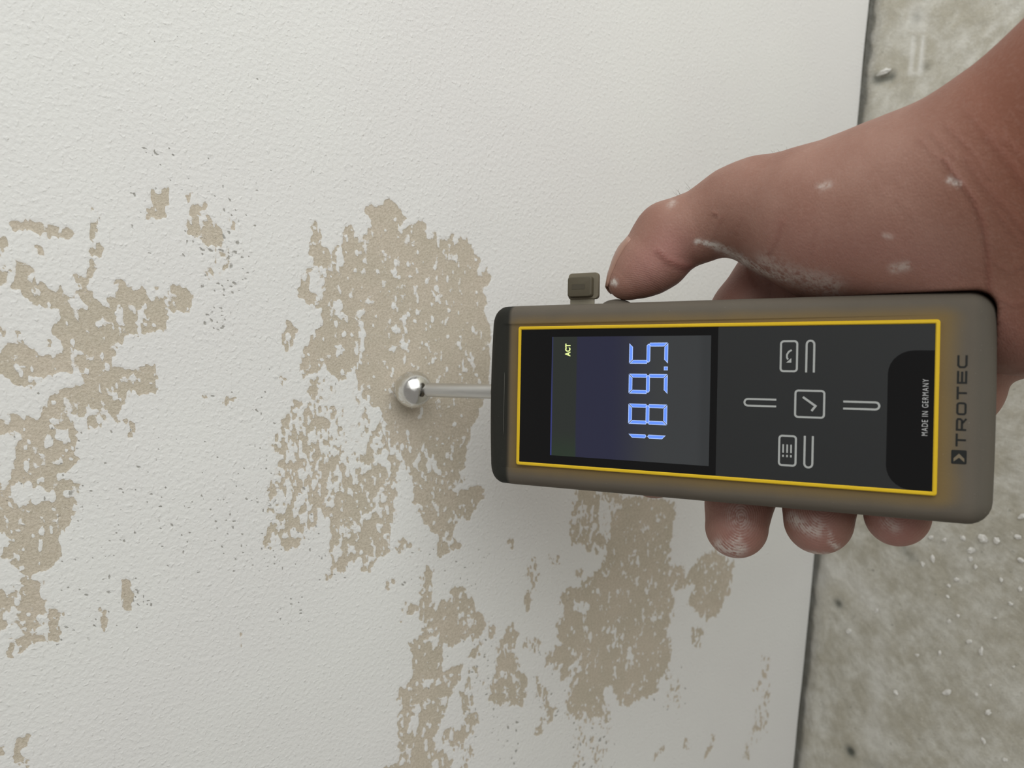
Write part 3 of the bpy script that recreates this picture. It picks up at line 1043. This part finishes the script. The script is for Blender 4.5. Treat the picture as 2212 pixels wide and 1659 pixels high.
fillpoly(bm, [(-14.4, -67.95), (-13.5, -67.95), (-12.2, -69.2), (-13.5, -70.45), (-14.4, -70.45), (-13.3, -69.2)], bz1 - .02, bz1 + .02)
bm_obj('chevron', bm, plain('emblem_tan', sl((112, 100, 80)), .6), emb, False)

# port cover standing open and the side button
cov = loft('port_cover', [[(38.6 + sx * k, 45.0 + sy * k2, z) for sx, sy in rr(-4.6, -5.9, 4.6, 5.4, 1.3)] for k, k2, z in ((.97, .97, -12.6), (1, 1, -12.3), (1, 1, -11.2), (.97, .97, -10.9))], RUBF, meter)
loft('plug', [[(38.2 + sx * k, 45.5 + sy * k, z) for sx, sy in rr(-3.5, -4.7, 3.5, 4.4, .9)] for k, z in ((1, -11.2), (1, -9.4), (.96, -9.0), (.9, -8.9))],
     plain('plug_dark_rubber', sl((88, 81, 66)), .55, .3, .1), cov)
loft('strap', [[(x_, 45.2 + sy, -11.8 + sz) for sy, sz in rr(-4.4, -.5, 4.6, .5, .3)] for x_ in (31.4, 32.6, 33.8, 34.4)], plain('strap_rubber', sl((140, 133, 116)), .55, .3), cov)
loft('slot', [[(38.2 + sx, 46.2 + sy, z) for sx, sy in rr(-.9, -3.0, .9, 2.0, .3)] for z in (-9.0, -8.82)], plain('slot_dark', sl((76, 70, 58)), .55, .3), cov)
rings = []
for k in range(7):
    a = math.pi / 2 * k / 6
    rings.append([(31.3 + 2.6 * math.sin(a), 33.2 + 5.6 * sy * math.cos(a) * 1.0, -14 + 5.0 * sz * math.cos(a)) for sy, sz in [(math.cos(b), math.sin(b)) for b in np.linspace(0, 2 * math.pi, 20, endpoint=False)]] if k < 6 else
                 [(31.3 + 2.6, 33.2 + .05 * math.cos(b), -14 + .05 * math.sin(b)) for b in np.linspace(0, 2 * math.pi, 20, endpoint=False)])
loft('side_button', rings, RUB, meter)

# probe: rod with a steel ball
t = NT('polished_steel')
STEEL = t.out(color=(.70, .69, .66), rough=t.step(t.noise(260, 3, .6), .35, .7, .12, .34), metallic=1.0)
t = NT('brushed_steel')
g = t.noise(500, 3, .6, t.coord((1, .12, 1)))
ROD = t.out(color=t.mix(g, (.50, .49, .47), (.72, .71, .69)), rough=.36, metallic=1.0)
bm = bmesh.new()
tube_bm(bm, [(.9, 74, -14), (.9, 90, -14), (.9, 112.5, -14)], 2.75, 28)
rod = bm_obj('probe_rod', bm, ROD, meter)
rod.data.set_sharp_from_angle(angle=math.radians(40))
bm = bmesh.new()
tube_bm(bm, [(.9, 76, -14), (.9, 79.8, -14), (.9, 80.4, -14)], [4.4, 4.4, 3.8], 28)
bm_obj('collar', bm, plain('collar_dark', sl((50, 49, 46)), .5), rod)
bm = bmesh.new()
bmesh.ops.create_uvsphere(bm, u_segments=48, v_segments=32, radius=BALL_R * MM)
bmesh.ops.translate(bm, vec=Vector(BALL_L) * MM, verts=bm.verts)
bm_obj('probe_ball', bm, STEEL, meter)


# ------------------------------------------------------------------ hand
def P(px, py, Z):
    return ray(px, py) * Z


def D(x, y, z):
    return dev(x, y, z)


def rcone(p, a, b, ra, rb):
    """signed distance to a round cone (capsule with two radii)"""
    ba = b - a
    l2 = ba @ ba
    pa = p - a
    t = np.clip((pa @ ba) / l2, 0, 1)
    d = pa - t[:, None] * ba
    return np.sqrt((d * d).sum(1)) - (ra + (rb - ra) * t)


def smin(a, b, k):
    h = np.clip(.5 + .5 * (b - a) / k, 0, 1)
    return b * (1 - h) + a * h - k * h * (1 - h)


def chain(p, pts, k=3.0):
    d = None
    for (a, ra), (b, rb) in zip(pts[:-1], pts[1:]):
        e = rcone(p, a, b, ra, rb)
        d = e if d is None else smin(d, e, k)
    return d


thumb = [(P(1349, 611, 263), 5.6), (P(1382, 583, 263), 9.3), (P(1418, 554, 262), 10.8), (P(1446, 512, 261), 11.4), (P(1515, 488, 257), 11.2), (P(1585, 455, 252), 13.2), (P(1640, 440, 247), 14.2)]
thenar = [(P(1635, 445, 247), 14.4), (P(1760, 462, 238), 19.5), (P(1900, 462, 231), 24.2), (P(2010, 462, 226), 25.4)]
thenar2 = [(P(1660, 520, 252), 9), (P(1800, 545, 243), 14), (P(1950, 530, 235), 16.0), (P(2080, 520, 228), 18.0)]
wristU = [(P(2000, 445, 226), 24.5), (P(2112, 382, 214), 22.8), (P(2232, 302, 205), 22.6), (P(2430, 165, 190), 25.0), (np.array([106.0, -190.0, 172.0]), 29.0), (np.array([222.0, -322.0, 132.0]), 37.0)]
wristL = [(P(2000, 560, 244), 18.0), (P(2110, 620, 236), 20.0), (P(2215, 625, 222), 22.5), (P(2420, 470, 202), 26.0), (np.array([82.0, -200.0, 184.0]), 29.0), (np.array([202.0, -336.0, 146.0]), 36.0)]
hypo = [(D(8, -50, -46), 15), (P(2090, 715, 258), 19.5), (P(2190, 668, 243), 20.0), (P(2420, 530, 216), 24.5)]
index = [(P(1690, 548, 270), 11.5), (P(1608, 672, 272), 11.0), (P(1500, 840, 277), 10.2), (P(1437, 950, 273), 9.6), (P(1414, 1017, 270), 9.6)]
middle = [(D(30, -22, -46), 12.5), (D(5, -17, -44), 11.5), (D(-22, -12, -40), 10.8), (P(1596, 1085, 262), 10.6), (P(1591, 1138, 258), 10.3)]
ring_f = [(D(26, -42, -47), 12.0), (D(2, -37, -44), 11.3), (D(-22, -34, -40), 10.8), (P(1770, 1080, 251), 11.0), (P(1768, 1124, 247), 10.7)]
pinky = [(D(20, -60, -45), 11.0), (D(0, -56, -42), 10.4), (D(-20, -54, -39), 9.9), (P(1938, 1070, 241), 9.9), (P(1938, 1112, 237.5), 9.6)]
palm = [[(D(34, -14, -46), 12), (P(1850, 520, 258), 17), (P(2050, 540, 246), 20)],
        [(D(30, -22, -48), 13), (D(22, -60, -50), 16), (P(2110, 620, 242), 20)],
        [(D(26, -42, -49), 12.5), (D(14, -65, -50), 14), (P(2080, 660, 254), 17)],
        [(D(20, -60, -47), 11.5), (D(6, -70, -48), 13), (P(2070, 690, 258), 16)],
        [(D(34, -14, -46), 11.5), (D(30, -24, -47), 12), (D(26, -42, -48), 12), (D(20, -60, -46), 11)]]


def box_sd(p):
    """the meter's body, for pressing the flesh flat where it touches"""
    q = p - DEV_O
    l = np.stack([q @ DEV_X, q @ DEV_Y - 1.0, q @ DEV_Z + 14.4], 1)
    b = np.array([31.9, 78.4, 14.0])
    r = 5.0
    e = np.abs(l) - (b - r)
    return np.sqrt((np.maximum(e, 0) ** 2).sum(1)) + np.minimum(e.max(1), 0) - r


def press_sd(p):
    """the body, drawn out towards the viewer: nothing of the hand lies on the display"""
    q = p - DEV_O
    l = np.stack([q @ DEV_X, q @ DEV_Y - 1.0, q @ DEV_Z - 6.4], 1)
    b = np.array([31.9, 78.4, 34.8])
    r = 5.0
    e = np.abs(l) - (b - r)
    return np.sqrt((np.maximum(e, 0) ** 2).sum(1)) + np.minimum(e.max(1), 0) - r


def crease(p, pts, r):
    d = None
    for a, b in zip(pts[:-1], pts[1:]):
        e = rcone(p, a, b, r, r)
        d = e if d is None else np.minimum(d, e)
    return d


def hand_sd(p):
    d = chain(p, thenar, 8)
    d = smin(d, chain(p, thenar2, 6), 12)
    d = smin(d, chain(p, wristU, 10), 12)
    d = smin(d, chain(p, wristL, 10), 16)
    for c in palm:
        d = smin(d, chain(p, c, 6), 8)
    d = smin(d, chain(p, thumb, 4), 4)
    f = chain(p, index, 3)
    d = smin(d, f, 3.0)
    for c in (middle, ring_f, pinky):
        d = smin(d, chain(p, c, 3), 2.0)
    d = smin(d, chain(p, hypo, 6), 3.5)
    d = np.maximum(d, -(press_sd(p) - .15))
    return d


def surface_nets(fn, lo, hi, h):
    n = np.ceil((hi - lo) / h).astype(int) + 1
    gx, gy, gz = [lo[i] + h * np.arange(n[i]) for i in range(3)]
    # coarse field first, the fine one only close to the surface
    K = 5
    c = [lo[i] + h * K * np.arange(-(-n[i] // K) + 1) for i in range(3)]
    C = fn(np.stack(np.meshgrid(*c, indexing='ij'), -1).reshape(-1, 3)).reshape([len(v) for v in c]).astype(np.float32)
    up = C
    for ax in range(3):
        up = np.repeat(up, K, axis=ax)
    o = K // 2
    up = np.pad(up[o:, o:, o:], ((0, o),) * 3, mode='edge')[:n[0], :n[1], :n[2]]
    S = up.astype(np.float32).copy()
    I = np.argwhere(np.abs(up) < h * K * 1.15)
    out = np.empty(len(I), np.float32)
    for k in range(0, len(I), 400000):
        out[k:k + 400000] = fn(lo + h * I[k:k + 400000])
    S[tuple(I.T)] = out
    return S, (gx, gy, gz)


def nets_mesh(S, g, h):
    ins = S < 0
    nx, ny, nz = S.shape
    c = [(i, j, k) for i in (0, 1) for j in (0, 1) for k in (0, 1)]
    cnt = np.zeros((nx - 1, ny - 1, nz - 1), np.int8)
    sl_ = lambda i, j, k: (slice(i, nx - 1 + i), slice(j, ny - 1 + j), slice(k, nz - 1 + k))
    for q in c:
        cnt += ins[sl_(*q)]
    act = (cnt > 0) & (cnt < 8)
    idx = np.full(act.shape, -1, np.int64)
    A = np.argwhere(act)
    idx[act] = np.arange(len(A))
    pos = np.zeros((len(A), 3)); wt = np.zeros(len(A))
    for a in range(8):
        for b in range(a + 1, 8):
            da = np.abs(np.array(c[a]) - np.array(c[b])).sum()
            if da != 1: continue
            ca, cb = np.array(c[a]), np.array(c[b])
            va = S[A[:, 0] + ca[0], A[:, 1] + ca[1], A[:, 2] + ca[2]]
            vb = S[A[:, 0] + cb[0], A[:, 1] + cb[1], A[:, 2] + cb[2]]
            x = (va < 0) != (vb < 0)
            t = np.where(x, va / np.where(x, va - vb, 1), 0)
            pos += x[:, None] * (ca + t[:, None] * (cb - ca)); wt += x
    pos = A + pos / wt[:, None]
    V = np.stack([g[i][0] + pos[:, i] * h for i in range(3)], 1)
    quads = []
    for ax in range(3):
        o = [1, 1, 1]; o[ax] = 0
        s0 = [slice(1, -1)] * 3; s0[ax] = slice(0, -1)
        s1 = [slice(1, -1)] * 3; s1[ax] = slice(1, None)
        a, b = ins[tuple(s0)], ins[tuple(s1)]
        E_ = np.argwhere(a != b)
        fl = a[tuple(E_.T)]
        base = E_ + np.array(o)
        u, v = [(1, 2), (2, 0), (0, 1)][ax]
        du = np.zeros(3, int); du[u] = 1
        dv = np.zeros(3, int); dv[v] = 1
        q = [idx[tuple((base - du - dv).T)], idx[tuple((base - dv).T)], idx[tuple(base.T)], idx[tuple((base - du).T)]]
        q = np.stack(q, 1)
        q[~fl] = q[~fl][:, ::-1]
        quads.append(q)
    return V, np.concatenate(quads)


def lines_att(V, lines, r):
    out = np.zeros(len(V))
    for pts, amp in lines:
        d = crease(V, [P(*q) if len(q) == 3 else q for q in pts], 0.0)
        out = np.maximum(out, amp * np.exp(-(d / r) ** 2))
    return out


def img_lines(V, px, lines):
    """strength along lines given by photograph points, on the side of the skin that shows there"""
    out = np.zeros(len(V))
    for pts, w, amp in lines:
        d = np.full(len(V), 1e9)
        for a, b in zip(pts[:-1], pts[1:]):
            a, b = np.array(a, float), np.array(b, float)
            e = b - a
            t = np.clip(((px - a) @ e) / (e @ e), 0, 1)
            q = px - a - t[:, None] * e
            d = np.minimum(d, (q * q).sum(1))
        out = np.maximum(out, amp * np.exp(-d / (w * w)))
    return out


def build_hand():
    lo = np.array([-62.0, -380.0, 86.0]); hi = np.array([268.0, 12.0, 304.0])
    H = 0.9
    S, g = surface_nets(hand_sd, lo, hi, H)
    # close the forearm where it leaves the picture
    V, Q = nets_mesh(S, g, H)
    # project vertices once onto the surface for smoothness
    for _ in range(1):
        e = .4
        d0 = hand_sd(V)
        G = np.stack([hand_sd(V + np.eye(3)[i] * e) - hand_sd(V - np.eye(3)[i] * e) for i in range(3)], 1)
        G /= np.linalg.norm(G, axis=1)[:, None] + 1e-9
        V = V - G * np.clip(d0, -H, H)[:, None] * .8
    px = np.stack([CX - V[:, 1] / V[:, 2] * FPX, CY - V[:, 0] / V[:, 2] * FPX], 1)
    front = (-(V * G).sum(1) / np.linalg.norm(V, axis=1) > -.05)
    near = front.astype(float)
    cr = img_lines(V, px, [
        ([(2040, 345), (2058, 372), (2080, 400), (2105, 435), (2122, 480), (2132, 530), (2138, 640)], 7, .9),
        ([(2090, 345), (2120, 395), (2165, 440), (2212, 500)], 11, .4), ([(2130, 290), (2180, 350), (2230, 420)], 12, .42), ([(2140, 560), (2180, 590), (2212, 570)], 7, .3),
        ([(2165, 300), (2200, 330), (2240, 385)], 10, .3), ([(1985, 300), (2030, 345), (2050, 372)], 8, .28), ([(2010, 285), (2060, 340)], 8, .25), ([(2045, 270), (2100, 330), (2135, 385)], 8, .3),
        ([(2085, 240), (2140, 300), (2170, 350)], 8, .22), ([(2140, 430), (2170, 480), (2205, 520)], 8, .3), ([(2150, 640), (2190, 660), (2230, 650)], 7, .25), ([(2140, 808), (2180, 812), (2240, 800)], 7, .8), ([(1940, 430), (1975, 470)], 9, .18), ([(1880, 380), (1910, 420)], 9, .15),
        ([(1560, 468), (1548, 488), (1542, 512)], 6, .4), ([(1600, 470), (1588, 500)], 6, .25), ([(1690, 480), (1678, 515), (1662, 545)], 6, .5), ([(1764, 490), (1752, 545)], 6, .25),
        ([(1422, 543), (1442, 562), (1470, 574), (1492, 578)], 8, 1.0),
        ([(1610, 560), (1612, 590), (1630, 620)], 6, .6), ([(1640, 580), (1660, 610)], 6, .5), ([(1500, 545), (1508, 565)], 6, .25), ([(1543, 461), (1547, 463)], 4.5, .9)]) * near
    dust = img_lines(V, px, [
        ([(1506, 522), (1520, 524), (1545, 531)], 5, 1.6), ([(1545, 531), (1580, 548), (1640, 582), (1700, 604)], 9, .95), ([(1650, 570), (1720, 598), (1800, 618)], 22, .55),
        ([(1770, 405), (1790, 398)], 7, .55), ([(2050, 388), (2070, 398)], 6, .9), ([(1930, 580), (1960, 575)], 10, .6), ([(1910, 508), (1925, 512)], 5, .4),
        ([(1322, 612), (1328, 606), (1330, 614)], 4, 1.5), ([(1448, 444), (1455, 436)], 7, .45), ([(1638, 575), (1644, 580)], 4, 1.0),
        ([(1555, 1178), (1590, 1192), (1600, 1185)], 13, .9), ([(1590, 1110), (1600, 1130)], 22, .5), ([(1585, 1170), (1595, 1160)], 10, .8),
        ([(1712, 1118), (1740, 1140), (1765, 1148)], 13, .8), ([(1760, 1125), (1775, 1140)], 12, .5), ([(1740, 1195), (1790, 1199)], 5, 1.0), ([(1795, 1170), (1808, 1182)], 6, .9), ([(1790, 1150), (1800, 1172)], 4, .7),
        ([(1915, 1130), (1935, 1140)], 12, .5), ([(1400, 1085), (1430, 1088)], 8, .6)]) * near
    pink = img_lines(V, px, [([(1400, 580), (1450, 540)], 50, .9), ([(1420, 545), (1480, 575)], 22, 1.0), ([(1590, 1100), (1590, 1200)], 60, .7), ([(1768, 1100), (1768, 1190)], 60, .7), ([(1938, 1080), (1938, 1170)], 70, .9),
                             ([(1700, 560), (2000, 590)], 90, .55), ([(2160, 700), (2212, 780)], 60, .5), ([(1580, 620), (1640, 610)], 40, .5)])
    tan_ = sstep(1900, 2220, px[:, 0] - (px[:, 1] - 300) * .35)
    rg = np.zeros(len(V)); rm = np.zeros(len(V))
    # ridges of the finger pads: whorl centre, and centre and reach of the pad
    best = np.full(len(V), 1e9)
    for (cx, cy, sy, mx, my, rad, amp) in ((1600, 1118, .75, 1597, 1135, 85, 1.0), (1780, 1085, .8, 1775, 1115, 100, 1.0), (1945, 1085, .8, 1942, 1110, 95, .9), (1350, 730, 1.0, 1392, 618, 62, .5)):
        d = np.hypot(px[:, 0] - cx, (px[:, 1] - cy) * sy)
        mdist = np.hypot(px[:, 0] - mx, px[:, 1] - my)
        sel = mdist < best
        best = np.where(sel, mdist, best)
        rg = np.where(sel, d, rg)
        rm = np.where(sel, amp * (1 - sstep(.6, 1.0, mdist / rad)) * front, rm)
    W = room(V)
    base = room(P(2100, 560, 235))
    me = mesh_np('hand', W - base, Q, {'crease': cr, 'dust': dust, 'pink': pink, 'tan': tan_, 'ridge': rg, 'ridge_mask': rm})
    t = NT('skin')
    co = t.coord()
    blot = t.step(t.noise(70, 3, .5, co), .3, .7)
    c = t.mix(blot, sl((153, 116, 102)), sl((143, 104, 90)))
    c = t.mix(t.math('MINIMUM', t.math('MULTIPLY', t.attr('pink'), .75), 1.0), c, sl((170, 122, 114)))
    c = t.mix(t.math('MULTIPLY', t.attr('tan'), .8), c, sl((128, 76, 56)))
    c = t.mix(t.math('MULTIPLY', t.attr('crease'), .45), c, sl((120, 66, 56)))
    pores = t.noise(900, 3, .6, co)
    c = t.mix(t.math('MULTIPLY', t.step(pores, .45, .75), .08), c, sl((196, 166, 154)))
    wave = t.math('SINE', t.math('MULTIPLY', t.attr('ridge'), 2 * math.pi / 4.6))
    rid = t.math('MULTIPLY', wave, t.attr('ridge_mask'))
    dn = t.math('ADD', t.math('MULTIPLY', t.noise(700, 4, .65, co), 1.3), t.math('MULTIPLY', t.noise(180, 2, .5, co), .5))
    du = t.math('MULTIPLY', t.attr('dust'), t.step(t.math('ADD', dn, t.math('MULTIPLY', rid, .12)), .64, 1.06))
    c = t.mix(t.math('MINIMUM', t.math('MULTIPLY', du, .9), .92), c, sl((214, 205, 198)))
    hgt = t.math('ADD', t.math('MULTIPLY', t.attr('crease'), -.75), t.math('MULTIPLY', t.noise(650, 3, .6, t.coord((1, 1, 1))), .22))
    hgt = t.math('ADD', hgt, t.math('MULTIPLY', rid, .06))
    vor = t.n('ShaderNodeTexVoronoi'); vor.inputs['Scale'].default_value = 1300
    t.l(t.coord((1, 1.6, .8)), vor.inputs['Vector'])
    hgt = t.math('ADD', hgt, t.math('MULTIPLY', vor.outputs['Distance'], -.12))
    n = t.bump(hgt, .0006, .8)
    mat = t.out(color=c, rough=.55, normal=n, spec=.35)
    t.b.inputs['Subsurface Weight'].default_value = .12
    t.b.inputs['Subsurface Radius'].default_value = (1.0, .35, .2)
    t.b.inputs['Subsurface Scale'].default_value = .003
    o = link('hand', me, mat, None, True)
    o.location = base
    tag(o, 'right hand dusted with white plaster gripping the moisture meter, thumb on its side', 'hand')
    return o, base


hand, hbase = build_hand()

# thumbnail, seen almost from its edge; it follows the finger's surface
NAIL = plain('nail', sl((166, 128, 112)), .35, .5, .08)
bm = bmesh.new()
A0, A1 = P(1346, 612, 263), P(1400, 566, 262.5)
axn = (A1 - A0) / np.linalg.norm(A1 - A0)
outn = P(1300, 560, 262) - P(1332, 596, 262)
outn = outn - axn * (outn @ axn); outn /= np.linalg.norm(outn)
away = np.array([0, 0, 1.0]); away -= axn * (axn @ away); away -= outn * (outn @ away); away /= np.linalg.norm(away)
Q0, DR, SH, TH = [], [], [], []
for i in range(12):
    u = i / 11
    for j in range(15):
        v = (j / 14 - .5) * 2
        ang = math.radians(30 + 62 * v)
        f = max(0.0, 1 - u / .4)
        od = outn * math.cos(ang) + away * math.sin(ang)
        ph = math.radians(58) * f
        DR.append(od * math.cos(ph) - axn * math.sin(ph))
        Q0.append(A0 + axn * .6 + (A1 - A0) * max(0.0, u - .4) / .6 * (1 - .10 * v * v))
        SH.append(max(0.0, .7 - u * 6))
        TH.append(.30 * (1 - v ** 6) * min(1.0, (1 - u) * 5) - .12)
Q0, DR, SH, TH = map(np.array, (Q0, DR, SH, TH))
lo_, hi_ = np.zeros(len(Q0)), np.full(len(Q0), 18.0)
for _ in range(24):
    mid = (lo_ + hi_) / 2
    inside = hand_sd(Q0 + DR * mid[:, None]) < TH
    lo_, hi_ = np.where(inside, mid, lo_), np.where(inside, hi_, mid)
NP = room(Q0 + DR * lo_[:, None] - axn * SH[:, None]) - hbase
rows = [[bm.verts.new(NP[i * 15 + j]) for j in range(15)] for i in range(12)]
for a, b in zip(rows[:-1], rows[1:]):
    for j in range(14):
        bm.faces.new((a[j], a[j + 1], b[j + 1], b[j]))
nail = bm_obj('thumbnail', bm, NAIL, hand)
sm = nail.modifiers.new('thickness', 'SOLIDIFY'); sm.thickness = .0005; sm.offset = 0

# short dark hairs along the back of the thumb
bm = bmesh.new()
rh = random.Random(8)
for (hx, hy, Z, n_) in ((1478, 424, 256, 4), (1500, 416, 256, 3), (1552, 394, 254, 1), (1612, 357, 250, 3), (1640, 350, 249, 3), (1668, 346, 248, 3), (1690, 341, 247, 3), (1720, 335, 245, 3)):
    for _ in range(n_):
        p0 = P(hx + rh.uniform(-12, 12), hy + rh.uniform(4, 14), Z + rh.uniform(-2, 3))
        ln = rh.uniform(2.2, 4.6); sw = rh.uniform(-1.6, .6)
        pts = []
        for k in range(5):
            t_ = k / 4
            pts.append((room(p0 + np.array([ln * t_, -sw * t_ * t_ - .3 * t_ + 1.6 * t_, .6 * t_])) - hbase) / MM)
        tube_bm(bm, pts, [.045, .04, .035, .028, .015], 4)
tag(bm_obj('hair', bm, plain('hair_brown', sl((92, 74, 62)), .6), hand), kind='stuff')
